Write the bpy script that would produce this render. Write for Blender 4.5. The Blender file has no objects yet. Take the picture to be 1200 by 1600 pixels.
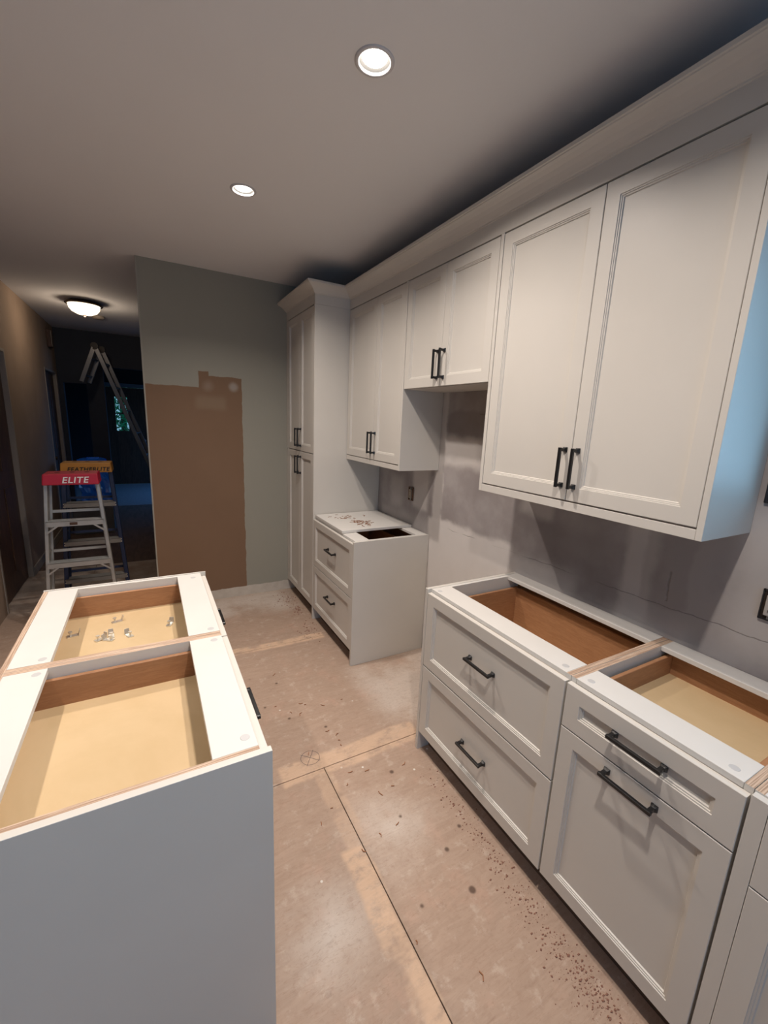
import bpy, bmesh, math, random
from mathutils import Vector, Matrix
C = bpy.context.scene.collection
SC = bpy.context.scene
random.seed(7)

# ------------------------------------------------------------------ camera
F_PX, YAW, PITCH, ROLL, CH = 659.82, 0.5122, 0.2095, 0.0441, 1.6549
cy, sy, cp, sp = math.cos(YAW), math.sin(YAW), math.cos(PITCH), math.sin(PITCH)
fwd = Vector((sy*cp, cy*cp, -sp)); rt = Vector((cy, -sy, 0)); up = rt.cross(fwd)
r_ = rt*math.cos(ROLL) + up*math.sin(ROLL); u_ = -rt*math.sin(ROLL) + up*math.cos(ROLL)
cam = bpy.data.cameras.new('camera'); co = bpy.data.objects.new('camera', cam); C.objects.link(co)
m = Matrix(((r_.x, u_.x, -fwd.x, 0), (r_.y, u_.y, -fwd.y, 0), (r_.z, u_.z, -fwd.z, CH), (0, 0, 0, 1)))
co.matrix_world = m
cam.sensor_fit = 'VERTICAL'; cam.sensor_height = 24; cam.lens = 24*F_PX/1600
cam.clip_start = 0.02
SC.camera = co

# ------------------------------------------------------------------ world, light, exposure
SC.view_settings.view_transform = 'Standard'; SC.view_settings.look = 'None'
SC.view_settings.gamma = 1; SC.view_settings.use_curve_mapping = False
SC.view_settings.exposure = 0.06
w = bpy.data.worlds.new('daylight'); SC.world = w; w.use_nodes = True
w.node_tree.nodes['Background'].inputs[0].default_value = (0.30, 0.62, 0.85, 1)
w.node_tree.nodes['Background'].inputs[1].default_value = 0.6

def area(name, loc, direction, sx, sz, power, color, shape='RECTANGLE', spread=math.pi):
    l = bpy.data.lights.new(name, 'AREA'); l.shape = shape; l.size = sx
    if shape == 'RECTANGLE': l.size_y = sz
    l.energy = power; l.color = color; l.spread = spread
    o = bpy.data.objects.new(name, l); C.objects.link(o)
    o.rotation_euler = Vector(direction).to_track_quat('-Z', 'Z').to_euler(); o.location = loc
    return o
SPOTS = [(0.704, 1.44), (0.502, 2.484), (0.45, 0.37), (-0.81, 1.44), (-0.81, 2.484), (-0.81, 0.37)]
SPOT_W = [15, 14.5, 16, 5.5, 4, 2]
WARM = (1.0, 0.885, 0.795)
ZC = 2.767
for (x, y), pw in zip(SPOTS, SPOT_W):
    area('downlight_lamp', (x, y, ZC+0.004), (0, 0, -1), 0.074, 0.074, pw, WARM, 'DISK', 2.45 if x > 0 else 1.45)
# daylight through the real openings of the room
area('sink_window_daylight', (1.93, -0.05, 1.86), (-1, 0, -0.55), 1.2, 0.8, 8, (0.36, 0.68, 1.0), 'RECTANGLE', 2.5)
area('rear_opening_daylight', (-0.2, -2.75, 1.35), (0, 1, -0.1), 2.2, 1.9, 13, (0.30, 0.53, 1.0))
area('front_room_daylight', (2.75, 9.9, 1.5), (-1, -0.15, -0.75), 1.2, 1.2, 22, (0.10, 0.36, 1.0), 'RECTANGLE', 1.9)
pl = bpy.data.lights.new('hall_lamp_bulb', 'POINT'); pl.energy = 6.5; pl.color = (1, .78, .58); pl.shadow_soft_size = .035
po = bpy.data.objects.new('hall_lamp_bulb', pl); C.objects.link(po); po.location = (-0.50, 5.80, ZC-0.075)

# ------------------------------------------------------------------ dims
XF, XW, XU = 1.125, 1.713, 1.402
HB = 0.885
Y6 = 3.881

# ------------------------------------------------------------------ mesh helpers
class MB:
    def __init__(s): s.v = []; s.f = []; s.m = []
    def box(s, x0, x1, y0, y1, z0, z1, mi=0, top=None, faces=None):
        if x0 > x1: x0, x1 = x1, x0
        if y0 > y1: y0, y1 = y1, y0
        if z0 > z1: z0, z1 = z1, z0
        b = len(s.v)
        s.v += [(x0,y0,z0),(x1,y0,z0),(x1,y1,z0),(x0,y1,z0),(x0,y0,z1),(x1,y0,z1),(x1,y1,z1),(x0,y1,z1)]
        for k, q in enumerate([(0,3,2,1),(4,5,6,7),(0,1,5,4),(1,2,6,5),(2,3,7,6),(3,0,4,7)]):
            s.f.append(tuple(b+i for i in q)); mi2 = mi
            if top is not None and k == 1: mi2 = top
            if faces and k in faces: mi2 = faces[k]
            s.m.append(mi2)
    def hexa(s, pts, mi=0):
        b = len(s.v); s.v += [tuple(p) for p in pts]
        for q in [(0,3,2,1),(4,5,6,7),(0,1,5,4),(1,2,6,5),(2,3,7,6),(3,0,4,7)]:
            s.f.append(tuple(b+i for i in q)); s.m.append(mi)
    def bar(s, a, b, wx, wy, mi=0, upv=(0,0,1)):
        a, b = Vector(a), Vector(b); d = (b-a).normalized(); upv = Vector(upv)
        s1 = d.cross(upv)
        if s1.length < 1e-4: s1 = d.cross(Vector((0,1,0)))
        s1.normalize(); s2 = s1.cross(d).normalized()
        P = []
        for c in (a, b):
            for i, j in ((-1,-1),(1,-1),(1,1),(-1,1)): P.append(c + s1*i*wx/2 + s2*j*wy/2)
        s.hexa(P, mi)
    def tube(s, a, b, r0, r1=None, n=12, mi=0, caps=True):
        r1 = r0 if r1 is None else r1
        a, b = Vector(a), Vector(b); d = (b-a).normalized()
        t = Vector((0,0,1)) if abs(d.z) < .9 else Vector((1,0,0))
        s1 = d.cross(t).normalized(); s2 = d.cross(s1)
        k = len(s.v)
        for c, r in ((a, r0), (b, r1)):
            for i in range(n):
                q = 2*math.pi*i/n; s.v.append(tuple(c + s1*r*math.cos(q) + s2*r*math.sin(q)))
        for i in range(n):
            j = (i+1) % n; s.f.append((k+i, k+j, k+n+j, k+n+i)); s.m.append(mi)
        if caps:
            s.f.append(tuple(k+i for i in reversed(range(n)))); s.m.append(mi)
            s.f.append(tuple(k+n+i for i in range(n))); s.m.append(mi)
    def lathe(s, c, prof, n=32, mi=0):
        k = len(s.v); c = Vector(c)
        for r, z in prof:
            for i in range(n):
                q = 2*math.pi*i/n; s.v.append((c.x+r*math.cos(q), c.y+r*math.sin(q), c.z+z))
        for a in range(len(prof)-1):
            for i in range(n):
                j = (i+1) % n
                s.f.append((k+a*n+i, k+a*n+j, k+(a+1)*n+j, k+(a+1)*n+i)); s.m.append(mi)
    def build(s, name, mats, parent=None, bevel=0, smooth=False, seg=2):
        me = bpy.data.meshes.new(name); me.from_pydata(s.v, [], s.f)
        mats = mats if isinstance(mats, (list, tuple)) else [mats]
        for q in mats: me.materials.append(q)
        for p, i in zip(me.polygons, s.m): p.material_index = i; p.use_smooth = smooth
        bm = bmesh.new(); bm.from_mesh(me); bmesh.ops.recalc_face_normals(bm, faces=bm.faces)
        bm.to_mesh(me); bm.free(); me.update()
        o = bpy.data.objects.new(name, me); C.objects.link(o)
        if bevel:
            b = o.modifiers.new('bevel', 'BEVEL'); b.width = bevel; b.segments = seg; b.limit_method = 'ANGLE'; b.angle_limit = math.radians(40)
        if parent:
            o.parent = parent; o.matrix_parent_inverse = Matrix.Translation(-parent.location)
        return o

def tag(o, label=None, cat=None, group=None, kind=None):
    if label: o['label'] = label
    if cat: o['category'] = cat
    if group: o['group'] = group
    if kind: o['kind'] = kind
    return o
def thing(name, label, cat, loc=(0,0,0), group=None):
    o = bpy.data.objects.new(name, None); C.objects.link(o); o.location = loc; o.empty_display_size = .1
    return tag(o, label, cat, group)
def struct(mb, name, mat, parent=None, **k):
    o = mb.build(name, mat, parent, **k); o['kind'] = 'structure'; return o

# ------------------------------------------------------------------ node helpers
class NT:
    def __init__(s, name, rough=.5, spec=.5, metal=0):
        s.mat = bpy.data.materials.new(name); s.mat.use_nodes = True
        s.t = s.mat.node_tree; s.b = s.t.nodes['Principled BSDF']
        s.b.inputs['Roughness'].default_value = rough; s.b.inputs['Metallic'].default_value = metal
        s.b.inputs['Specular IOR Level'].default_value = spec
    def n(s, typ, **k):
        x = s.t.nodes.new(typ)
        for a, b in k.items(): setattr(x, a, b)
        return x
    def put(s, sock, v):
        if hasattr(v, 'is_output') or isinstance(v, bpy.types.NodeSocket): s.t.links.new(v, sock)
        else: sock.default_value = v
    def math(s, op, a, b=0.0, c=None, clamp=False):
        x = s.n('ShaderNodeMath', operation=op, use_clamp=clamp); s.put(x.inputs[0], a); s.put(x.inputs[1], b)
        if c is not None: s.put(x.inputs[2], c)
        return x.outputs[0]
    def pos(s): return s.n('ShaderNodeNewGeometry').outputs['Position']
    def xyz(s, v):
        x = s.n('ShaderNodeSeparateXYZ'); s.put(x.inputs[0], v); return x.outputs
    def noise(s, v, scale, detail=4, rough=.55, dist=0, out='Fac'):
        x = s.n('ShaderNodeTexNoise'); s.put(x.inputs['Vector'], v); x.inputs['Scale'].default_value = scale
        x.inputs['Detail'].default_value = detail; x.inputs['Roughness'].default_value = rough; x.inputs['Distortion'].default_value = dist
        return x.outputs[out]
    def scale(s, v, k):
        x = s.n('ShaderNodeVectorMath', operation='MULTIPLY'); s.put(x.inputs[0], v); x.inputs[1].default_value = k; return x.outputs[0]
    def add(s, v, q):
        x = s.n('ShaderNodeVectorMath', operation='ADD'); s.put(x.inputs[0], v); s.put(x.inputs[1], q); return x.outputs[0]
    def ss(s, v, a, b, lo=0., hi=1.):
        x = s.n('ShaderNodeMapRange', interpolation_type='SMOOTHSTEP'); s.put(x.inputs[0], v)
        if a > b: a, b, lo, hi = b, a, hi, lo
        x.inputs[1].default_value = a; x.inputs[2].default_value = b; x.inputs[3].default_value = lo; x.inputs[4].default_value = hi
        return x.outputs[0]
    def band(s, v, a, b, e):
        return s.math('MULTIPLY', s.ss(v, a-e, a+e), s.ss(v, b+e, b-e))
    def rect(s, u, v, a, b, c, d, e=.01):
        return s.math('MULTIPLY', s.band(u, a, b, e), s.band(v, c, d, e))
    def spot(s, u, v, cu, cv, r, e):
        du = s.math('SUBTRACT', u, cu); dv = s.math('SUBTRACT', v, cv)
        d = s.math('SQRT', s.math('ADD', s.math('MULTIPLY', du, du), s.math('MULTIPLY', dv, dv)))
        return s.ss(d, r+e, r-e)
    def mix(s, f, a, b):
        x = s.n('ShaderNodeMix', data_type='RGBA'); s.put(x.inputs[0], f)
        s.put(x.inputs[6], a if not isinstance(a, tuple) else (*a, 1)); s.put(x.inputs[7], b if not isinstance(b, tuple) else (*b, 1))
        return x.outputs[2]
    def color(s, c): s.put(s.b.inputs['Base Color'], c if not isinstance(c, tuple) else (*c, 1))
    def bump(s, h, strength=.3, dist=.002):
        x = s.n('ShaderNodeBump'); x.inputs['Strength'].default_value = strength; x.inputs['Distance'].default_value = dist
        s.put(x.inputs['Height'], h); s.t.links.new(x.outputs[0], s.b.inputs['Normal'])
    def warped(s, sc, amt, detail=3):
        p = s.pos(); nz = s.noise(p, sc, detail, out='Color')
        q = s.n('ShaderNodeVectorMath', operation='SUBTRACT'); s.put(q.inputs[0], nz); q.inputs[1].default_value = (.5,.5,.5)
        return s.add(p, s.scale(q.outputs[0], (amt,)*3))

def plain(name, col, rough=.5, metal=0, spec=.5, nscale=0, namt=.06, bump=0):
    n = NT(name, rough, spec, metal)
    if nscale:
        f = n.noise(n.pos(), nscale, 3)
        d = tuple(c*(1-namt) for c in col); l = tuple(min(1, c*(1+namt)) for c in col)
        n.color(n.mix(n.ss(f, .3, .7), d, l))
        if bump: n.bump(f, bump, .002)
    else: n.color(col)
    return n.mat
def glow(name, col, strength):
    n = NT(name); n.color((0,0,0)); n.b.inputs['Emission Color'].default_value = (*col, 1); n.b.inputs['Emission Strength'].default_value = strength
    return n.mat
def wood(name, a, b, axis=(1, 14, 14), scale=6, rough=.5, spec=.4):
    n = NT(name, rough, spec); p = n.scale(n.pos(), axis)
    f = n.noise(p, scale, 5, .6, 1.2); g = n.noise(p, scale*5, 3)
    f2 = n.math('ADD', n.math('MULTIPLY', f, .75), n.math('MULTIPLY', g, .25))
    n.color(n.mix(n.ss(f2, .35, .65), a, b)); n.bump(g, .12, .001); return n.mat

M = {}
M['paint'] = plain('painted_cabinet_white', (.60, .575, .53), .42, nscale=3, namt=.015)
M['lam'] = plain('white_melamine', (.66, .645, .615), .45, nscale=4, namt=.02)
M['black'] = plain('black_metal', (.008, .008, .009), .32, 0, .5)
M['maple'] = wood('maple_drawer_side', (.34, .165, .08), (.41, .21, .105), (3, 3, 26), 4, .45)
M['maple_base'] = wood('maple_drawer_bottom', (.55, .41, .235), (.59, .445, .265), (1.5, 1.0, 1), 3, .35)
def ply(name, sc):
    n = NT(name, .7, .3)
    f = n.noise(n.scale(n.pos(), sc), 1, 3, .6)
    g = n.noise(n.pos(), 9, 4)
    c = n.mix(n.ss(f, .38, .62), (.33, .22, .155), (.60, .46, .35))
    n.color(n.mix(n.math('MULTIPLY', n.ss(g, .45, .7), .35), c, (.36, .23, .16))); return n.mat
M['ply'] = ply('plywood_edge_across', (6, 330, 6))
M['ply_y'] = ply('plywood_edge_along', (330, 6, 6))
M['cap'] = plain('grey_cover_cap', (.50, .50, .50), .4)
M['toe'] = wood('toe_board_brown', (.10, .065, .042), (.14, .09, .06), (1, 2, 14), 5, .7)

def ceiling_mat():
    n = NT('ceiling_paint', .85, .2); f = n.noise(n.pos(), 60, 3)
    n.color(n.mix(n.noise(n.pos(), 1.5, 2), (.76, .77, .79), (.80, .81, .83))); n.bump(f, .12, .002); return n.mat
M['ceil'] = ceiling_mat()
def farwall():
    n = NT('back_wall_paint_and_bare_board', .8, .25)
    p = n.xyz(n.warped(9, .022)); x, z = p[0], p[2]
    grey = n.mix(n.noise(n.pos(), 2, 3), (.31, .305, .26), (.335, .325, .275))
    a = n.rect(x, z, -.5, .42, -.3, 1.868, .003)
    b = n.rect(x, z, .395, .733, -.3, 1.965, .003)
    c = n.rect(x, z, .395, .475, 1.8, 2.000, .004)
    mk = n.math('MAXIMUM', n.math('MAXIMUM', a, b), c)
    board = n.mix(n.noise(n.pos(), 2.5, 4), (.205, .128, .080), (.235, .148, .095))
    sp1 = n.spot(x, z, .465, 1.885, .03, .035); sp2 = n.spot(x, z, .665, 1.89, .035, .02)
    sp3 = n.rect(x, z, .37, .60, 1.70, 1.80, .03)
    board = n.mix(n.math('MULTIPLY', sp1, .55), board, (.34, .28, .23)); board = n.mix(n.math('MULTIPLY', sp2, .8), board, (.38, .34, .30))
    board = n.mix(n.math('MULTIPLY', sp3, .35), board, (.30, .24, .17))
    col = n.mix(mk, grey, board)
    bott = n.ss(z, .094, .086); col = n.mix(bott, col, n.mix(n.noise(n.pos(), 14, 4), (.45, .40, .34), (.66, .62, .56)))
    n.color(col); n.bump(n.math('ADD', n.noise(n.pos(), 40, 3), n.math('MULTIPLY', mk, -2.)), .25, .0015); return n.mat
M['farwall'] = farwall()
def splash():
    n = NT('patched_plaster_wall', .85, .2)
    p = n.xyz(n.warped(5, .09, 5)); y, z = p[1], p[2]
    q = n.xyz(n.warped(14, .02, 3)); y2, z2 = q[1], q[2]
    base = n.mix(n.ss(n.noise(n.pos(), 3.2, 5), .35, .65), (.30, .27, .265), (.40, .37, .365))
    white = n.mix(n.noise(n.pos(), 8, 4), (.62, .585, .56), (.68, .65, .625))
    ms = [(1.60, 2.40, .2, 1.02, .02, .95), (1.62, 2.34, 1.40, 1.58, .03, .75), (2.26, 2.36, 1.0, 1.9, .015, .8),
          (1.2, 1.62, .7, .985, .04, .5), (2.42, 2.62, 1.05, 1.45, .03, .75), (2.75, 2.95, 1.0, 1.25, .05, .35),
          (.86, .98, .8, 1.32, .02, .6), (.70, 1.0, .7, .95, .05, .45), (1.36, 1.56, 1.22, 1.36, .03, .6), (.40, .60, .95, 1.45, .06, .5),
          (2.40, 3.1, .80, .98, .03, .25), (1.1, 1.3, 1.1, 1.3, .06, .2)]
    col = base
    for a, b, c, d, e, k in ms: col = n.mix(n.math('MULTIPLY', n.rect(y, z, a, b, c, d, e), k), col, white)
    dk = [(1.72, 2.24, 1.60, 1.74, .015, .55), (.74, .90, 1.0, 1.30, .012, .28), (2.05, 2.22, 1.02, 1.15, .03, .2), (1.1, 1.45, 1.02, 1.2, .04, .35)]
    for a, b, c, d, e, k in dk: col = n.mix(n.math('MULTIPLY', n.rect(y, z, a, b, c, d, e), k), col, (.22, .19, .185))
    ln = n.math('SUBTRACT', z2, n.math('ADD', .975, n.math('MULTIPLY', n.math('SUBTRACT', 2.2, y2), .022)))
    crack = n.math('MULTIPLY', n.band(ln, -.0016, .0016, .0014), n.ss(n.noise(n.pos(), 4, 3), .42, .55))
    crack = n.math('MULTIPLY', n.math('MAXIMUM', crack, n.math('MULTIPLY', n.band(ln, -.0016, .0016, .0014), n.ss(y2, .96, .90))), n.ss(y2, 2.2, 2.1))
    gou = n.rect(y2, z2, .792, .800, 1.03, 1.15, .003)
    gou = n.math('MULTIPLY', gou, n.ss(n.noise(n.pos(), 30, 2), .42, .5))
    crack = n.math('MAXIMUM', crack, n.math('MULTIPLY', gou, .8))
    sq = n.rect(y2, z2, 1.80, 1.95, 1.722, 1.728, .002); crack = n.math('MAXIMUM', crack, n.math('MULTIPLY', sq, .7))
    col = n.mix(n.math('MULTIPLY', crack, .5), col, (.12, .10, .10)); n.color(col)
    h = n.math('ADD', n.noise(n.pos(), 12, 5), n.math('MULTIPLY', crack, -2.)); n.bump(h, .35, .003); return n.mat
M['splash'] = splash()
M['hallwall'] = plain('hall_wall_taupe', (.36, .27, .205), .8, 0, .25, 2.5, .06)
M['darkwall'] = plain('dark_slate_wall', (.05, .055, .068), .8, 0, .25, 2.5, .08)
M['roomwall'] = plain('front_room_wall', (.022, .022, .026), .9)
M['trim'] = plain('cream_trim', (.38, .33, .28), .6)
M['darkwood'] = wood('dark_walnut_door', (.07, .035, .022), (.12, .065, .04), (8, 8, 1), 4, .45)
def floor_mat():
    n = NT('plywood_subfloor', .75, .3); P = n.pos(); pz = n.xyz(n.warped(5, .05, 5)); x, y = pz[0], pz[1]
    r = n.xyz(P); rx, ry = r[0], r[1]
    g = n.noise(n.scale(P, (1.2, 7, 1)), 5, 5, .6, 1.5)
    col = n.mix(n.ss(g, .2, .8), (.375, .27, .205), (.44, .325, .25))
    pale = n.noise(P, 2.3, 5, .6); pk = n.noise(P, 6, 4, .65)
    col = n.mix(n.math('MULTIPLY', n.ss(pk, .52, .72), .45), col, (.50, .33, .25))
    ctr = n.math('MAXIMUM', n.spot(x, y, .80, 1.22, .12, .2), n.math('MAXIMUM', n.spot(x, y, .42, 1.0, .12, .14), n.rect(x, y, .30, 1.1, 3.45, 3.9, .12)))
    ctr = n.math('MAXIMUM', ctr, n.math('MULTIPLY', n.rect(x, y, 1.1, 1.75, 1.6, 2.36, .1), .8))
    ctr = n.math('MAXIMUM', ctr, n.ss(ry, 4.0, 4.4))
    dm = n.math('MULTIPLY', ctr, n.ss(pale, .32, .60))
    col = n.mix(n.math('MULTIPLY', dm, .72), col, (.66, .60, .54))
    fine = n.noise(P, 55, 4, .7); blot = n.noise(P, 16, 5, .7)
    col = n.mix(n.math('MULTIPLY', n.ss(fine, .50, .72), .30), col, (.30, .20, .15))
    col = n.mix(n.math('MULTIPLY', n.ss(blot, .54, .68), .32), col, (.62, .53, .45))
    col = n.mix(n.math('MULTIPLY', n.ss(blot, .44, .32), .28), col, (.33, .215, .155))
    lw = n.noise(n.scale(P, (1.4, 11, 1)), 4, 2, .5, 2.2)
    col = n.mix(n.math('MULTIPLY', n.band(lw, .492, .508, .008), .30), col, (.28, .17, .12))
    # clean strips where the old joint was covered
    nzm = n.ss(n.noise(P, 4.5, 4), .30, .46)
    a = n.math('MULTIPLY', n.rect(x, y, .56, .652, .3, 1.22, .012), nzm)
    a2 = n.math('MULTIPLY', n.rect(x, y, .59, .68, 1.2, 1.66, .012), n.math('MULTIPLY', nzm, .45))
    b = n.math('MULTIPLY', n.rect(x, y, .45, 1.2, 1.60, 1.735, .012), n.math('MULTIPLY', nzm, .8))
    c = n.math('MULTIPLY', n.rect(x, y, .1, 1.12, 2.83, 2.92, .012), nzm)
    st = n.math('MAXIMUM', n.math('MAXIMUM', a, b), n.math('MAXIMUM', c, a2))
    st = n.math('MULTIPLY', st, n.ss(n.noise(n.scale(P, (1, 1.6, 1)), 11, 5, .7), .26, .56))
    gr = n.noise(n.scale(P, (2, 20, 1)), 6, 4)
    col = n.mix(n.math('MULTIPLY', st, .85), col, n.mix(gr, (.61, .42, .285), (.73, .53, .38)))
    # white drips and dark scuffs
    v = n.n('ShaderNodeTexVoronoi'); n.put(v.inputs['Vector'], P); v.inputs['Scale'].default_value = 11
    wh = n.math('MULTIPLY', n.ss(v.outputs['Distance'], .075, .045), n.ss(n.noise(P, 3.1, 2), .52, .58))
    col = n.mix(n.math('MULTIPLY', wh, .9), col, (.72, .68, .62))
    v2 = n.n('ShaderNodeTexVoronoi'); n.put(v2.inputs['Vector'], P); v2.inputs['Scale'].default_value = 7.3
    dk = n.math('MULTIPLY', n.ss(v2.outputs['Distance'], .09, .05), n.ss(n.noise(P, 4.4, 2), .54, .6))
    col = n.mix(n.math('MULTIPLY', dk, .45), col, (.14, .09, .07))
    sw = n.ss(n.noise(n.scale(P, (1, 3, 1)), 7, 5, .7), .60, .70)
    col = n.mix(n.math('MULTIPLY', sw, .25), col, (.22, .13, .09))
    for kx, ky, kr in ((.934, .880, .013), (.942, 1.043, .009), (.934, 1.472, .010), (1.05, 1.10, .008), (.76, 1.9, .008), (.60, 2.05, .008), (.5, 2.2, .007), (.62, 2.4, .008), (.85, 1.25, .006), (.74, .92, .006)):
        col = n.mix(n.math('MULTIPLY', n.spot(rx, ry, kx, ky, kr, .005), .85), col, (.09, .055, .04))
    # pencil mark: a ring with a cross through it
    q = n.xyz(n.warped(18, .006, 2)); du = n.math('SUBTRACT', q[0], .611); dv = n.math('SUBTRACT', q[1], 1.728)
    d = n.math('SQRT', n.math('ADD', n.math('MULTIPLY', du, du), n.math('MULTIPLY', dv, dv)))
    ring = n.band(d, .0445, .0470, .0009)
    inside = n.ss(d, .055, .052)
    d1 = n.math('ABSOLUTE', n.math('ADD', du, dv)); d2 = n.math('ABSOLUTE', n.math('SUBTRACT', du, n.math('MULTIPLY', dv, .7)))
    cr = n.math('MULTIPLY', inside, n.math('MAXIMUM', n.ss(d1, .0030, .0014), n.ss(d2, .0022, .001)))
    col = n.mix(n.math('MULTIPLY', n.math('MAXIMUM', ring, cr), .8), col, (.06, .05, .06))
    n.color(col); n.bump(n.math('ADD', g, pk), .2, .002); return n.mat
M['floor'] = floor_mat()
M['hallfloor'] = wood('hall_floor_brown', (.12, .08, .06), (.18, .125, .095), (5, 1, 1), 3, .6)
M['carpet'] = plain('pale_carpet', (.26, .26, .26), .95, 0, .1, 30, .1)
M['gap'] = plain('dark_joint', (.03, .02, .015), .9)
M['trimring'] = plain('downlight_ring_white', (.60, .60, .62), .3)
M['can'] = plain('downlight_reflector', (.10, .10, .10), .5)
M['bulb'] = glow('lamp_glow', (1, .9, .78), 9)
M['glassbowl'] = glow('lit_glass_bowl', (1, .80, .55), 2.6)
M['bronze'] = plain('bronze_rim', (.09, .06, .04), .35, .8)
M['alu'] = plain('aluminium', (.42, .42, .40), .42, .55, .5, 12, .08)
M['red'] = plain('red_plastic', (.42, .012, .035), .45)
M['yellow'] = plain('orange_plastic', (.50, .22, .03), .5)
M['navy'] = plain('navy_fibreglass', (.016, .028, .075), .45)
M['graytape'] = plain('worn_steel', (.28, .27, .25), .5, .4)
M['bluebag'] = plain('blue_plastic_film', (.015, .20, 1.0), .08, 0, .8)
M['greybox'] = plain('grey_carton', (.15, .14, .13), .8)
M['card'] = plain('brown_cardboard', (.30, .19, .08), .8)
M['steel'] = plain('zinc_hardware', (.72, .70, .64), .3, .7)
M['shaving'] = plain('wood_shaving', (.30, .13, .06), .8)
M['chip'] = plain('reddish_brown_grit', (.27, .135, .095), .85)
M['outletbox'] = plain('orange_wall_box', (.16, .07, .03), .6)
M['outlet'] = plain('outlet_face', (.50, .47, .44), .4)
M['winframe'] = plain('dark_window_frame', (.015, .016, .02), .4)
M['leaf'] = plain('green_leaf', (.02, .34, .17), .6, 0, .4, 6, .7)
M['trunk'] = plain('bark', (.08, .06, .04), .9)
def glassmat():
    n = NT('clear_glass', .02); n.b.inputs['Transmission Weight'].default_value = 1; n.b.inputs['IOR'].default_value = 1.05; n.color((.95, .98, .98)); return n.mat
M['glass'] = glassmat()
M['whitetext'] = plain('white_print', (.75, .72, .72), .5); M['pinktext'] = plain('worn_pink_print', (.62, .25, .30), .5); M['blacktext'] = plain('black_print', (.02, .015, .01), .5)
M['label'] = plain('brown_label', (.07, .035, .02), .5)

# ------------------------------------------------------------------ room shell
XL = -1.08       # hall left wall
YE = 7.85        # end of the hall
YR = 11.3        # far wall of the front room
# floor: subfloor body with plywood sheets on it
fb = MB(); fb.box(-2.6, 3.0, -2.6, 11.6, -.14, -.018, 0); fl = struct(fb, 'floor', M['gap'])
def sheet(x0, x1, y0, y1, mat='floor', name='plywood_sheet'):
    g = .0018; b = MB(); b.box(x0+g, x1-g, y0+g, y1-g, -.018, 0); return b.build(name, M[mat], fl, bevel=.001, seg=1)
for r in range(-3, 4):
    y0 = .42 + 1.22*r; y1 = y0+1.22
    if r == 0: y0 = .20
    if r == -1: y1 = .20
    off = .65 if r == 0 else -.57
    xs = [off + 2.44*k for k in range(-3, 4)]
    for a, b in zip(xs[:-1], xs[1:]):
        a2, b2 = max(a, -2.5), min(b, 2.6)
        if b2-a2 > .05 and y0 < 4.2:
            sheet(a2, b2, max(y0, -2.5), y1)
b = MB(); b.box(-2.5, 2.9, 5.30, 8.66, -.018, -.001); o = b.build('hall_flooring', M['hallfloor'], fl)
b = MB(); b.box(-2.5, 2.9, 8.66, 11.3, -.018, .004); o = b.build('carpet_field', M['carpet'], fl)

# ceiling with round openings for the downlights
def ceiling():
    bm = bmesh.new(); E = []
    def loop(pts):
        vs = [bm.verts.new(p) for p in pts]
        for i in range(len(vs)): E.append(bm.edges.new((vs[i], vs[(i+1) % len(vs)])))
    loop([(-2.5, -2.5, ZC), (2.7, -2.5, ZC), (2.7, 11.5, ZC), (-2.5, 11.5, ZC)])
    for x, y in SPOTS: loop([(x+.050*math.cos(2*math.pi*i/28), y+.050*math.sin(2*math.pi*i/28), ZC) for i in range(28)])
    bmesh.ops.triangle_fill(bm, edges=E, use_beauty=True)
    for f in bm.faces:
        if f.normal.z > 0: f.normal_flip()
    me = bpy.data.meshes.new('ceiling'); bm.to_mesh(me); bm.free(); me.materials.append(M['ceil'])
    o = bpy.data.objects.new('ceiling', me); C.objects.link(o); o['kind'] = 'structure'
    b = MB(); b.box(-2.7, 3.0, -2.7, 11.7, ZC+.12, ZC+.2); b.build('light_blocking_slab', M['ceil'], o)  # unseen slab added over the ceiling to keep world light from leaking in
    return o
ceiling()
# right wall with window opening over the sink
WY0, WY1, WZ0, WZ1 = -.72, .572, 1.455, 2.30
b = MB(); T = 1.86
b.box(XW, T, -2.5, WY0, 0, ZC+.12); b.box(XW, T, WY1, 4.0, 0, ZC+.12); b.box(XW, T, WY0, WY1, 0, WZ0); b.box(XW, T, WY0, WY1, WZ1, ZC+.12)
struct(b, 'wall_right', M['splash'])
b = MB()
fw = .035
b.box(XW-.012, T, WY1-fw, WY1-.001, WZ0+.001, WZ1-.001); b.box(XW-.012, T, WY0+.001, WY0+fw, WZ0+.001, WZ1-.001)
b.box(XW-.012, T, WY0+fw, WY1-fw, WZ0+.001, WZ0+fw); b.box(XW-.012, T, WY0+fw, WY1-fw, WZ1-fw, WZ1-.001)
b.box(XW+.06, XW+.10, -.09, -.05, WZ0+fw, WZ1-fw)
wf = struct(b, 'window_1', M['winframe'], bevel=.003)
b = MB(); b.box(XW+.078, XW+.082, WY0+fw, -.09, WZ0+fw, WZ1-fw); b.build('window_pane', M['glass'], wf)
b = MB(); b.box(XW+.078, XW+.082, -.05, WY1-fw, WZ0+fw, WZ1-fw); b.build('window_pane', M['glass'], wf)
# back wall (behind the kitchen, ends at the hall)
b = MB(); b.box(0.004, XW-.0005, Y6, Y6+.119, 0, ZC-.0005); struct(b, 'wall_back', M['farwall'])
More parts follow.
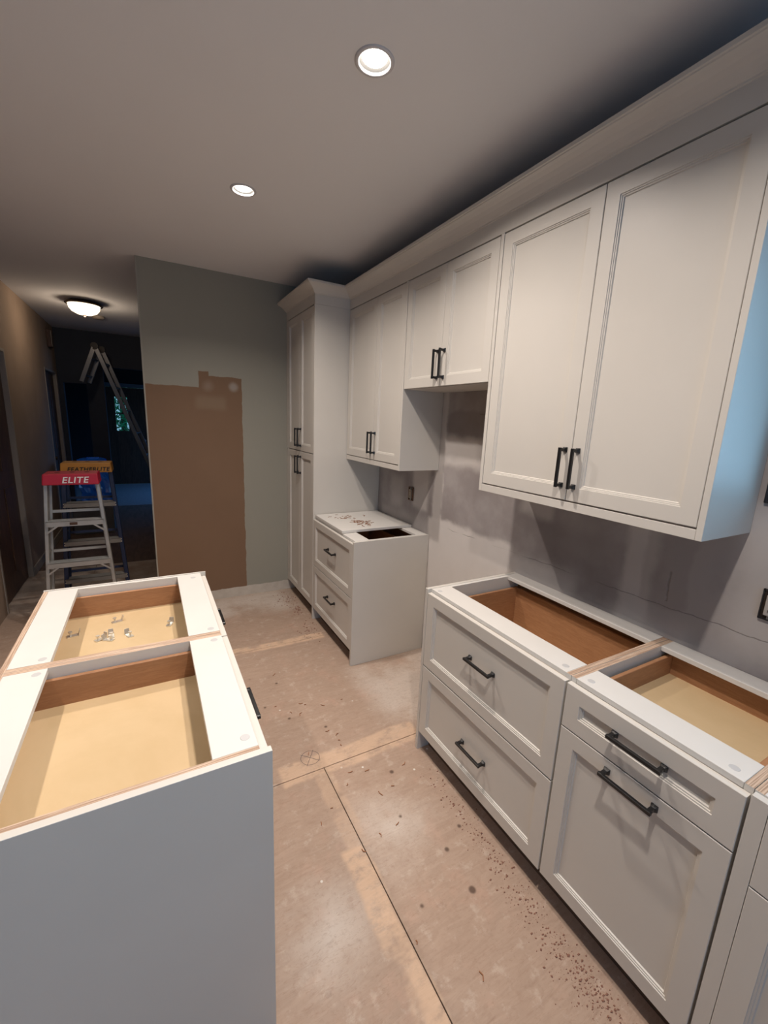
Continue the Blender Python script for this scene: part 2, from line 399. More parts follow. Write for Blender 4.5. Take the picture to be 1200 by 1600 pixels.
# left hall wall with two doorways
D1 = (4.22, 5.16, 2.15); D2 = (6.93, 7.76, 2.15)
b = MB(); X0 = XL-.12
for y0, y1 in ((2.75, D1[0]), (D1[1], D2[0]), (D2[1], YE+.12)): b.box(X0, XL, y0, y1, 0, ZC-.0005)
for d in (D1, D2): b.box(X0, XL, d[0], d[1], d[2], ZC-.0005)
b.box(-2.5, X0, 2.75, 2.87, 0, ZC-.0005)
struct(b, 'wall_left', M['hallwall'])
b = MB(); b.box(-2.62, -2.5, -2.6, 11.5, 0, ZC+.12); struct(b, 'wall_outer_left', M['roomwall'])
b = MB(); b.box(2.7, 2.82, 4.0, 9.2, 0, ZC+.12); b.box(2.7, 2.82, 10.6, 11.5, 0, ZC+.12); b.box(2.7, 2.82, 9.2, 10.6, 0, .8); b.box(2.7, 2.82, 9.2, 10.6, 2.2, ZC+.12)
b.box(T, 2.82, 3.88, 4.0, 0, ZC+.12)
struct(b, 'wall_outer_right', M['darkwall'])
b = MB()   # rear wall behind the camera, with a wide patio opening
b.box(-2.6, -1.4, -2.62, -2.5, 0, ZC+.12); b.box(1.0, T, -2.62, -2.5, 0, ZC+.12); b.box(-1.4, 1.0, -2.62, -2.5, 2.3, ZC+.12)
struct(b, 'wall_rear', M['hallwall'])
b = MB()   # end wall of the hall, two openings
b.box(-2.5, -1.02, YE, YE+.12, 0, ZC-.0005); b.box(-1.02, -.74, YE, YE+.12, 2.02, ZC-.0005); b.box(-.74, -.52, YE, YE+.12, 0, ZC-.0005)
b.box(-.52, 1.2, YE, YE+.12, 2.28, ZC-.0005); b.box(1.2, 2.7, YE, YE+.12, 0, ZC-.0005)
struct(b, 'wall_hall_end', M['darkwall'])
# far wall of the front room with its door
b = MB(); DX0, DX1 = -.86, .10
b.box(-2.5, DX0, YR, YR+.12, 0, ZC+.1); b.box(DX1, 2.7, YR, YR+.12, 0, ZC+.1); b.box(DX0, DX1, YR, YR+.12, 2.16, ZC+.1)
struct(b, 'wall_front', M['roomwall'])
gx0, gx1, gz0, gz1 = -.585, -.345, 1.21, 1.95
b = MB(); y0, y1 = YR+.03, YR+.075
b.box(DX0+.004, gx0, y0, y1, .006, 2.155); b.box(gx1, DX1-.004, y0, y1, .006, 2.155); b.box(gx0, gx1, y0, y1, .006, gz0); b.box(gx0, gx1, y0, y1, gz1, 2.155)
b.box(gx0, gx1, y0+.01, y1-.01, 1.575, 1.60)
d3 = struct(b, 'door_3', M['darkwood'], bevel=.003)
b = MB(); b.box(gx0, gx1, y0+.02, y0+.025, gz0, 1.575); b.build('door_pane', M['glass'], d3)
b = MB(); b.box(gx0, gx1, y0+.02, y0+.025, 1.60, gz1); b.build('door_pane', M['glass'], d3)
b = MB(); b.tube((-.05, y0-.03, 1.0), (-.05, y0, 1.0), .028, .02); b.build('door_knob', M['graytape'], d3)
b = MB(); b.box(DX0-.09, DX0, YR-.02, YR-.0005, 0.005, 2.24); b.box(DX1, DX1+.09, YR-.02, YR-.0005, 0.005, 2.24); b.box(DX0, DX1, YR-.02, YR-.0005, 2.165, 2.24)
struct(b, 'trim_1', plain('blue_grey_casing', (.16, .19, .24), .5), bevel=.004)

# doors in the left wall with cream casings
def hall_door(n, d, tn):
    y0, y1, z1 = d
    b = MB(); b.box(XL-.075, XL-.035, y0+.03, y1-.03, .008, z1-.03)
    o = struct(b, 'door_%d' % n, M['darkwood'], bevel=.003)
    for (za, zb) in ((.2, .95), (1.1, z1-.2)):
        for (ya, yb) in ((y0+.12, (y0+y1)/2-.05), ((y0+y1)/2+.05, y1-.12)):
            b = MB(); b.box(XL-.035, XL-.028, ya, yb, za, zb); b.build('door_panel', M['darkwood'], o, bevel=.004)
    b = MB(); b.tube((XL-.035, y0+.1, 1.0), (XL-.015, y0+.1, 1.0), .012); b.tube((XL-.015, y0+.1, 1.0), (XL+.02, y0+.1, 1.0), .026, .02); b.build('door_knob', M['bronze'], o)
    b = MB(); e = .006
    b.box(XL-.119, XL+e, y0+.0005, y0+.028, 0.001, z1-.001); b.box(XL-.119, XL+e, y1-.028, y1-.0005, 0.001, z1-.001); b.box(XL-.119, XL+e, y0+.028, y1-.028, z1-.028, z1-.001)
    struct(b, 'trim_%d' % tn, M['trim'], bevel=.002)
hall_door(1, D1, 2); hall_door(2, D2, 3)
b = MB(); b.box(XL+.0005, XL+.014, D1[1]+.01, D2[0]-.01, 0.0005, .09); struct(b, 'baseboard_left', M['trim'], bevel=.003)
b = MB(); b.box(.0, .0035, Y6, Y6+.119, 0.0005, ZC-.001); b.box(0.004, .010, Y6-.0012, Y6-.0001, .0005, ZC-.001, 0)
struct(b, 'trim_4', plain('corner_bead', (.37, .35, .30), .7))

# ------------------------------------------------------------------ lamps
for k, (x, y) in enumerate(SPOTS):
    lab = ['round white recessed ceiling downlight, the larger of the two seen, nearest the camera', 'round white recessed ceiling downlight farther back, nearer the grey back wall',
           'recessed downlight over the near run of base cabinets, outside the picture', 'recessed downlight above the left side of the island', 'recessed downlight left of the far island end', 'recessed downlight at the near left of the kitchen ceiling'][k]
    t = thing('recessed_downlight', lab, 'ceiling light', (x, y, ZC), 'recessed kitchen downlights')
    b = MB(); b.lathe((x, y, ZC), [(.0495, .004), (.0495, -.003), (.054, -.005), (.060, -.0045), (.0635, -.0015), (.0635, -.0002)], 40); b.build('trim_ring', M['trimring'], t, smooth=True)
    b = MB(); b.lathe((x, y, ZC), [(.0494, .004), (.046, .02), (.043, .045), (.0, .0455)], 40); b.build('reflector', M['can'], t, smooth=True)
    b = MB(); b.lathe((x, y, ZC), [(.0, .006), (.036, .006), (.040, .010), (.038, .044)], 32); b.build('bulb_face', M['bulb'], t, smooth=True)
LX, LY = -.50, 5.80
t = thing('flush_ceiling_lamp', 'lit frosted glass bowl lamp with bronze rim on the hall ceiling', 'ceiling light', (LX, LY, ZC))
b = MB(); b.lathe((LX, LY, ZC), [(.0, -.0005), (.12, -.0005), (.165, -.022), (.172, -.034), (.160, -.042), (.148, -.034)], 40); b.build('rim', M['bronze'], t, smooth=True)
b = MB(); b.lathe((LX, LY, ZC), [(.146, -.038), (.138, -.075), (.115, -.105), (.07, -.128), (.02, -.136), (.0, -.136)], 40)
bo = b.build('glass_bowl', None or M['glassbowl'], t, smooth=True)
b = MB(); b.lathe((LX, LY, ZC), [(.0, -.136), (.014, -.137), (.012, -.148), (.0, -.152)], 16); b.build('finial', M['bronze'], t, smooth=True)
po.location = (LX, LY, ZC-.17)
b = MB(); b.lathe((-.43, 6.55, ZC), [(.0, -.0005), (.065, -.0005), (.068, -.02), (.055, -.035), (.0, -.038)], 28)
tag(b.build('smoke_detector', M['trim'], smooth=True), 'round cream smoke detector on the hall ceiling behind the bowl lamp', 'smoke detector')
t = thing('door_chime', 'small narrow wooden chime box high on the left hall wall above the far door', 'chime', (XL+.001, 7.42, 2.52))
b = MB(); b.box(XL+.001, XL+.045, 7.34, 7.50, 2.44, 2.66); b.build('case', M['darkwood'], t, bevel=.004)
b = MB(); b.box(XL+.0455, XL+.052, 7.36, 7.40, 2.45, 2.65); b.build('front_strip', M['trim'], t, bevel=.002)

# ------------------------------------------------------------------ cabinet parts
def front_mesh(y0, y1, z0, z1, xf, d, w=.052):
    """framed front; xf = outer face, d = outward sign along x"""
    lv = [(0, .020), (0, .0014), (.0014, 0), (w, 0), (w+.0008, .0028), (w+.005, .0032), (w+.0058, .0058), (w+.010, .0062), (w+.012, .0105)]
    b = MB(); xs = lambda q: xf - d*q
    for i, q in lv:
        b.v += [(xs(q), y0+i, z0+i), (xs(q), y1-i, z0+i), (xs(q), y1-i, z1-i), (xs(q), y0+i, z1-i)]
    for k in range(len(lv)-1):
        for j in range(4):
            b.f.append((4*k+j, 4*k+(j+1) % 4, 4*k+4+(j+1) % 4, 4*k+4+j)); b.m.append(0)
    n = len(lv)-1; b.f.append((4*n, 4*n+1, 4*n+2, 4*n+3)); b.m.append(0)
    b.f.append((0, 1, 2, 3)); b.m.append(0)
    return b
def handle_mesh(c, d, axis, L=.152):
    """bar pull centred on c (on the face), d outward sign on x, axis 'y' or 'z'"""
    b = MB(); A = Vector((0, 1, 0)) if axis == 'y' else Vector((0, 0, 1)); B = Vector((0, 0, 1)) if axis == 'y' else Vector((0, 1, 0)); O = Vector((d, 0, 0)); c = Vector(c)
    for s in (-1, 1):
        base = c + A*s*(L/2-.008)
        def ring(o, a, bb): return [base+O*o+A*i*a+B*j*bb for i, j in ((-1,-1),(1,-1),(1,1),(-1,1))]
        R = [ring(.0, .0095, .0095), ring(.003, .0095, .0095), ring(.012, .0058, .0058), ring(.0345, .0055, .0055)]
        for p, q in zip(R[:-1], R[1:]): b.hexa(p+q)
    b.bar(c+O*.032-A*L/2, c+O*.032+A*L/2, .0105, .0105, 0, (1, 0, 0))
    return b
def handle(c, d, axis, parent, L=.152):
    handle_mesh(c, d, axis, L).build('handle', M['black'], parent, bevel=.0012, seg=2)
def cap_disc(x, y, parent, z=HB):
    b = MB(); b.lathe((x, y, z), [(.0, .0008), (.0105, .0008), (.0115, .0001)], 20); b.build('cover_cap', M['cap'], parent)

def drawer(parent, y0, y1, z0, z1, xf, d, yc0, yc1, depth, boxh, bz=None, name='drawer', L=.152, hz=None, box=True):
    """front plus open maple box behind it; returns the drawer (its front mesh) with handle and box as sub-parts"""
    f = front_mesh(y0, y1, z0, z1, xf, d).build(name, M['paint'], parent)
    handle((xf - d*(.0105 if (z1-z0) > .2 else .0062 if (z1-z0) > .14 else .0105), (y0+y1)/2, hz if hz else (z0+z1)/2), d, 'y', f, L)
    if box:
        bz0 = bz if bz is not None else z0+.03; t = .014; xa = xf - d*.022; xb = xf - d*depth; a, c = yc0, yc1
        b = MB(); zt = bz0+boxh; lo = min(xa, xb); hi = max(xa, xb)
        b.box(lo, hi, a, a+t, bz0, zt); b.box(lo, hi, c-t, c, bz0, zt); b.box(lo, lo+t, a+t, c-t, bz0, zt); b.box(hi-t, hi, a+t, c-t, bz0, zt)
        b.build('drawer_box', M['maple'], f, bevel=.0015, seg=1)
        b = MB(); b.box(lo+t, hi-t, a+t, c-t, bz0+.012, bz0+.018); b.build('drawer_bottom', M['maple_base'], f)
    return f
def door(parent, y0, y1, z0, z1, xf, d, hy, hz, name='door', L=.152, axis='z'):
    f = front_mesh(y0, y1, z0, z1, xf, d).build(name, M['paint'], parent); handle((xf, hy, hz), d, axis, f, L); return f

def base_body(t, y0, y1, xb, xfi, d, far=None, toe=True, strf=.105, strb=.085, plyedge=True, t_=.018):
    """box of a base unit between back x=xb and inner front x=xfi (behind the fronts); d outward"""
    lo, hi = min(xb, xfi), max(xb, xfi); F = {1: 1} if plyedge else None
    for n_, (a, c) in enumerate(((y0, y0+t_), (y1-t_, y1))):
        b = MB(); b.box(lo, hi, a, c, .105, HB-.0008, 0, faces=(None if (far and n_ == 1) else F)); b.build('side_panel', [M['lam'], M['ply']], t)
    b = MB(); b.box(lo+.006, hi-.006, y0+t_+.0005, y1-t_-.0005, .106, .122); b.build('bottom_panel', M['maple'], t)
    b = MB(); xx = (xb, xb+.006) if d < 0 else (xb, xb+.006)
    if d < 0: b.box(xb-.006, xb-.0002, y0+t_+.0005, y1-t_-.0005, .123, HB-.02)
    else: b.box(xb+.0002, xb+.006, y0+t_+.0005, y1-t_-.0005, .123, HB-.02)
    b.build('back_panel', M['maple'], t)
    b = MB(); b.box(xfi, xfi-d*strf, y0+t_+.0005, y1-t_-.0005, HB-.018, HB); b.build('stretcher', M['lam'], t, bevel=.0015)
    b = MB(); b.box(xb, xb+d*strb, y0+t_+.0005, y1-t_-.0005, HB-.018, HB); b.build('stretcher', M['lam'], t, bevel=.0015)
    if toe:
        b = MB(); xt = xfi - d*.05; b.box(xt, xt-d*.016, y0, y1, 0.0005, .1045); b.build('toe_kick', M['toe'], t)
    for s in (y0+.05, y1-.05):
        pass

XI = XF+.0215   # inner front plane of the right-run boxes
XB = XW-.002
# --- near base units
Y1, Y2, Y3 = 1.5592, .762, .2825
t = thing('base_cabinet', 'white base cabinet with two deep drawers and open top, between cooker gap and drawer-over-door unit', 'cabinet', (1.42, 1.16, 0), 'open topped base cabinets')
base_body(t, Y2, Y1-.019, XB, XI, -1, far=True)
b = MB(); b.box(XF, XB, Y1-.0185, Y1, 0.0008, HB+.001); b.build('end_panel', M['paint'], t, bevel=.001)
drawer(t, Y2+.003, Y1-.021, .4905, .868, XF, -1, Y2+.03, Y1-.05, .560, .225, .60, hz=.700)
drawer(t, Y2+.003, Y1-.021, .112, .485, XF, -1, Y2+.03, Y1-.05, .50, .22, .16, hz=.290)
cap_disc(XI+.02, Y1-.06, t); cap_disc(XI+.03, Y2+.045, t)
t = thing('base_cabinet', 'white base cabinet with one shallow drawer over a tall door, both with black pulls', 'cabinet', (1.42, .52, 0), 'open topped base cabinets')
base_body(t, Y3, Y2-.0015, XB, XI, -1)
drawer(t, Y3+.003, Y2-.0045, .716, .868, XF, -1, Y3+.03, Y2-.03, .560, .095, .755, hz=.803)
door(t, Y3+.003, Y2-.0045, .112, .712, XF, -1, (Y3+Y2)/2, .679, axis='y')
cap_disc(XI+.03, Y2-.05, t); cap_disc(XI+.03, Y3+.05, t)
# --- sink base at the right edge
t = thing('sink_cabinet', 'white sink base cabinet cut off by the right edge of the picture', 'cabinet', (1.42, -.2, 0))
YS = -.63
for a in (Y3-.0185, YS):
    b = MB(); b.box(XI, XB, a, a+.017, .105, HB-.0008, 0, faces={1: 1}); b.build('side_panel', [M['lam'], M['ply']], t)
b = MB(); b.box(XI, XB, YS+.018, Y3-.019, .105, .122); b.build('bottom_panel', M['lam'], t)
b = MB(); b.box(XB-.006, XB, YS+.018, Y3-.019, .123, HB-.02); b.build('back_panel', M['lam'], t)
b = MB(); b.box(XI, XI+.018, YS+.018, Y3-.019, HB-.10, HB); b.build('front_rail', M['lam'], t)
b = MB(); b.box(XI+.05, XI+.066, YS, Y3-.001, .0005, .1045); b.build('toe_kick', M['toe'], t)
b = MB(); b.box(XF+.0005, XF+.0205, Y3-.036, Y3-.0035, .0008, HB-.004); b.build('filler_strip', M['paint'], t, bevel=.0006)
front_mesh(YS, Y3-.037, .668, .868, XF, -1).build('false_front', M['paint'], t)
ym = (YS+Y3-.037)/2
door(t, ym+.002, Y3-.037, .112, .6645, XF, -1, ym+.04, .58); door(t, YS, ym-.002, .112, .6645, XF, -1, ym-.04, .58)

# --- far base unit beside the pantry
Y4, Y5 = 2.3758, 3.1549
t = thing('base_cabinet', 'white two drawer base cabinet beside the tall pantry, shavings on the board over it', 'cabinet', (1.42, 2.77, 0), 'open topped base cabinets')
base_body(t, Y4+.020, Y5-.003, XB, XI, -1, plyedge=False)
b = MB(); b.box(XF-.001, XB, Y4, Y4+.019, .0008, HB+.001); b.build('end_panel', M['paint'], t, bevel=.001)
drawer(t, Y4+.022, Y5-.006, .4905, .868, XF, -1, Y4+.05, Y5-.03, .50, .20, .60, hz=.705)
drawer(t, Y4+.022, Y5-.006, .112, .485, XF, -1, Y4+.05, Y5-.03, .50, .20, .16, hz=.325)
t = thing('cover_board', 'loose white melamine board lying over the open top of the far base cabinet', 'board', (1.43, 2.87, HB+.002))
b = MB(); b.box(1.139, XW-.004, 2.605, 3.148, HB+.0022, HB+.021); o = b.build('board', M['lam'], t, bevel=.0015)
def shavings(name, n, cx, cy, z, sx, sy, mat, label, ln=.018, w=.0022, cat='debris', clusters=None):
    b = MB()
    for i in range(n):
        if clusters: a = random.choice(clusters); px = a[0]+random.gauss(0, a[2]); py = a[1]+random.gauss(0, a[3])
        else: px = cx+random.gauss(0, sx); py = cy+random.gauss(0, sy)
        an = random.uniform(0, math.pi); l = ln*random.uniform(.3, 1); h = random.uniform(.0006, .0025)
        dx, dy = math.cos(an)*l/2, math.sin(an)*l/2
        k = random.uniform(-.3, .3)*l; mx, my = px-math.sin(an)*k, py+math.cos(an)*k
        z0 = z+.0002+w*.5
        b.bar((px-dx, py-dy, z0), (mx, my, z0+h), w, w*.7); b.bar((mx, my, z0+h), (px+dx, py+dy, z0), w, w*.7)
    return tag(b.build(name, mat), label, cat, kind='stuff')
shavings('wood_shavings', 60, 0, 0, HB+.021, 0, 0, M['shaving'], 'curled brown wood shavings on the white board over the far base cabinet', .05, .0026,
         clusters=[(1.37, 2.79, .03, .045), (1.37, 2.79, .03, .045), (1.41, 2.76, .035, .03), (1.33, 2.98, .05, .04)])

# --- island
t0 = thing('island_cabinet', 'near island cabinet with open top, wide empty maple drawer and blank grey-white end panel', 'cabinet', (-.1, 1.18, 0), 'island cabinets in the foreground')
t1 = thing('island_cabinet', 'far island cabinet with open top, loose metal clips lying in its drawer', 'cabinet', (-.1, 1.83, 0), 'island cabinets in the foreground')
IX0, IX1 = -.412, .187
YI = [.8575, 1.5005, 2.168]
for t, (a, c) in ((t0, (YI[0]+.020, YI[1]-.0005)), (t1, (YI[1]+.0005, YI[2]-.004))):
    base_body(t, a, c, IX0, IX1, 1, far=(t is t1), strb=.105, strf=.104)
    b = MB(); b.box(-.428, -.4125, a, c, .0008, HB-.001, 0, faces={1: 1}); b.build('rear_skin', [M['paint'], M['ply_y']], t)
    f = drawer(t, a+.002, c-.002, .716, .868, .210, 1, a+.03, c-.022, .575, .108, .742, hz=.79)
    drawer(t, a+.002, c-.002, .414, .712, .210, 1, a+.03, c-.022, .575, .18, .45, hz=.56, box=False)
    drawer(t, a+.002, c-.002, .112, .410, .210, 1, a+.03, c-.022, .575, .18, .14, hz=.26, box=False)
b = MB(); b.box(-.43, .211, YI[0], YI[0]+.0185, .0008, HB+.006); b.build('end_panel', M['paint'], t0, bevel=.0012)
b = MB(); b.box(-.43, .211, YI[2]-.0035, YI[2]+.006, .0008, HB+.003); b.build('end_panel', M['paint'], t1, bevel=.0012)
for x, y, t in ((.163, .935, t0), (.160, 1.455, t0), (.160, 1.545, t1), (-.33, 1.455, t0), (-.33, 1.545, t1), (.15, 2.11, t1)): cap_disc(x, y, t)

def clip(name, x, y, a, label, s=1.0):
    """little bent zinc bracket: base plate, upright ear and screw"""
    t = thing(name, label, 'bracket', (x, y, .7602), 'metal clips in the far island drawer')
    z = .7602; ca, sa = math.cos(a), math.sin(a)
    P = lambda u, v, h: (x+(u*ca-v*sa)*s, y+(u*sa+v*ca)*s, z+h*s)
    b = MB(); b.hexa([P(-.014,-.007,0),P(.014,-.007,0),P(.014,.007,0),P(-.014,.007,0),P(-.014,-.007,.0018),P(.014,-.007,.0018),P(.014,.007,.0018),P(-.014,.007,.0018)])
    b.hexa([P(.0122,-.007,.0018),P(.014,-.007,.0018),P(.014,.007,.0018),P(.0122,.007,.0018),P(.0162,-.006,.016),P(.018,-.006,.016),P(.018,.006,.016),P(.0162,.006,.016)])
    b.build('plate', M['steel'], t)
    b = MB(); b.tube(P(-.006,0,.0018), P(-.006,0,.012), .0022*s, n=8); b.tube(P(-.006,0,.012), P(-.006,0,.015), .0050*s, n=10); b.build('screw', M['steel'], t, smooth=False)
for k, (x, y, a, lab) in enumerate([(-.165, 2.02, .3, 'small zinc bracket alone toward the far side of the drawer'), (.034, 1.905, 1.2, 'small zinc bracket lying near the right end of the drawer'),
        (-.115, 1.865, 2.0, 'small zinc bracket just right of the clump in the drawer'), (-.215, 1.875, .7, 'zinc bracket at the left of the clump in the drawer'),
        (-.185, 1.858, 2.6, 'zinc bracket at the front of the clump in the drawer'), (-.178, 1.886, 1.7, 'zinc bracket at the back of the clump in the drawer'), (-.312, 1.95, .2, 'zinc bracket in shade at the left drawer side')]):
    clip('cabinet_clip', x, y, a, lab, 1.4)

# --- pantry
PZ = 2.473
t = thing('pantry_cabinet', 'tall white pantry cabinet with four framed doors against the back wall', 'cabinet', (1.42, 3.52, 0))
b = MB(); b.box(XF-.001, XB, Y5, Y5+.019, .0008, PZ); b.build('end_panel', M['paint'], t, bevel=.001)
b = MB(); b.box(XI, XB, Y5+.0195, Y6-.002, .105, PZ, faces={5: 1}); b.build('carcass', [M['lam'], M['gap']], t)
b = MB(); b.box(XF, XI-.0005, Y6-.036, Y6-.0015, .105, PZ); b.build('filler_strip', M['paint'], t, bevel=.001)
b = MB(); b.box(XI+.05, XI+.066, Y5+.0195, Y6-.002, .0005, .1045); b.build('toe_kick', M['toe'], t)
pa, pb = Y5+.0215, Y6-.038; pm = (pa+pb)/2
for za, zb, hz in ((.112, 1.383, 1.27), (1.389, 2.468, 1.50)):
    door(t, pa, pm-.0015, za, zb, XF, -1, pm-.035, hz); door(t, pm+.0015, pb, za, zb, XF, -1, pm+.035, hz)

# --- wall units
YU0, YB0, YA0 = .5896, 1.5598, 2.3186
def wall_unit(name, label, y0, y1, z0, hz, rail, ends, split):
    t = thing(name, label, 'cabinet', (1.56, (y0+y1)/2, z0), 'wall cabinets under the crown moulding')
    zb = z0 + (.034 if rail else 0)
    a, c = y0+(.019 if ends[0] else .001), y1-(.019 if ends[1] else .001)
    b = MB(); b.box(XU+.0215, XB, a, c, zb, PZ, faces={5: 1, 0: 2}); b.build('carcass', [M['lam'], M['gap'], M['paint']], t)
    if ends[0]: b = MB(); b.box(XU-.001, XB, y0, y0+.0185, z0, PZ); b.build('end_panel', M['paint'], t, bevel=.001)
    if ends[1]: b = MB(); b.box(XU-.001, XB, y1-.0185, y1, z0, PZ); b.build('end_panel', M['paint'], t, bevel=.001)
    if rail: b = MB(); b.box(XU-.0005, XU+.021, a, c, z0, z0+.032); b.build('light_rail', M['paint'], t, bevel=.001)
    ya, yc = a+.002, c-.002; q = zb+(.004 if rail else .001)
    door(t, ya, split-.0015, q, 2.468, XU, -1, split-.028, hz); door(t, split+.0015, yc, q, 2.468, XU, -1, split+.028, hz)
    return t
wall_unit('wall_cabinet', 'largest white wall cabinet, two tall doors with black pulls, nearest the camera on the right', YU0, YB0, 1.3518, 1.514, True, (1, 1), 1.067)
wall_unit('wall_cabinet', 'short white wall cabinet with two doors, hung higher above the empty cooker gap', YB0+.001, YA0-.001, 1.8578, 1.972, False, (0, 0), 1.945)
wall_unit('wall_cabinet', 'white wall cabinet with two doors next to the tall pantry, above the far outlet', YA0, Y5-.003, 1.3518, 1.508, True, (1, 0), 2.70)

# --- crown moulding swept round the tops
def crown():
    prof = [(-.018, 2.474), (.0, 2.474), (.0, 2.541), (.005, 2.5425), (.006, 2.547), (.012, 2.550), (.018, 2.557), (.029, 2.568), (.044, 2.579), (.062, 2.588), (.073, 2.592), (.0745, 2.5955), (.080, 2.597), (.080, 2.610), (-.018, 2.610)]
    prof = [(o, z) for o, z in prof]
    path = [((XF, Y6-.002), (-1, 0)), ((XF, Y5), (-1, -1)), ((XU, Y5), (-1, -1)), ((XU, YU0), (-1, -1)), ((XB, YU0), (0, -1))]
    b = MB(); n = len(prof)
    for (px, py), (dx, dy) in path:
        for o, z in prof: b.v.append((px+dx*o, py+dy*o, z))
    for k in range(len(path)-1):
        for i in range(n):
            j = (i+1) % n; b.f.append((k*n+i, k*n+j, (k+1)*n+j, (k+1)*n+i)); b.m.append(0)
    b.f.append(tuple(range(n))); b.m.append(0); b.f.append(tuple(range((len(path)-1)*n, len(path)*n))); b.m.append(0)
    tag(b.build('crown_moulding', M['paint']), 'white stepped crown moulding running along the top of the wall cabinets and pantry', 'moulding')
crown()

# ------------------------------------------------------------------ outlets
def outlet(y, z, label, dark):
    t = thing('wall_outlet', label, 'outlet', (XW-.001, y, z))
    b = MB(); w_, h_ = .030, .050
    for a, c, e, g in ((-w_, -w_+.004, -h_, h_), (w_-.004, w_, -h_, h_), (-w_, w_, -h_, -h_+.004), (-w_, w_, h_-.004, h_)): b.box(XW-.010, XW-.0005, y+a, y+c, z+e, z+g)
    b.build('wall_box', M['outletbox'] if dark else M['winframe'], t)
    b = MB(); b.box(XW-.006, XW-.0008, y-w_+.004, y+w_-.004, z-h_+.004, z+h_-.004); b.build('box_interior', M['gap'], t)
    b = MB(); b.box(XW-.016, XW-.0062, y-.017, y+.017, z-.034, z+.034); f = b.build('receptacle', M['outlet'] if not dark else plain('beige_outlet', (.34, .27, .20), .5), t, bevel=.003)
    for dz in (-.019, .019):
        for dy in (-.006, .006):
            b = MB(); b.box(XW-.0166, XW-.0158, y+dy-.001, y+dy+.001, z+dz-.005, z+dz+.005); b.build('slot', M['gap'], f)
    for q in (-1, 1):
        b = MB(); b.box(XW-.0085, XW-.006, y-.008, y+.008, z+q*.034, z+q*.052); b.build('mounting_tab', M['graytape'], t)
outlet(2.637, 1.138, 'small uncovered outlet in a brown wall box between pantry side and cooker gap', True)
outlet(.489, 1.135, 'uncovered outlet in a dark metal box at the right edge of the picture', False)

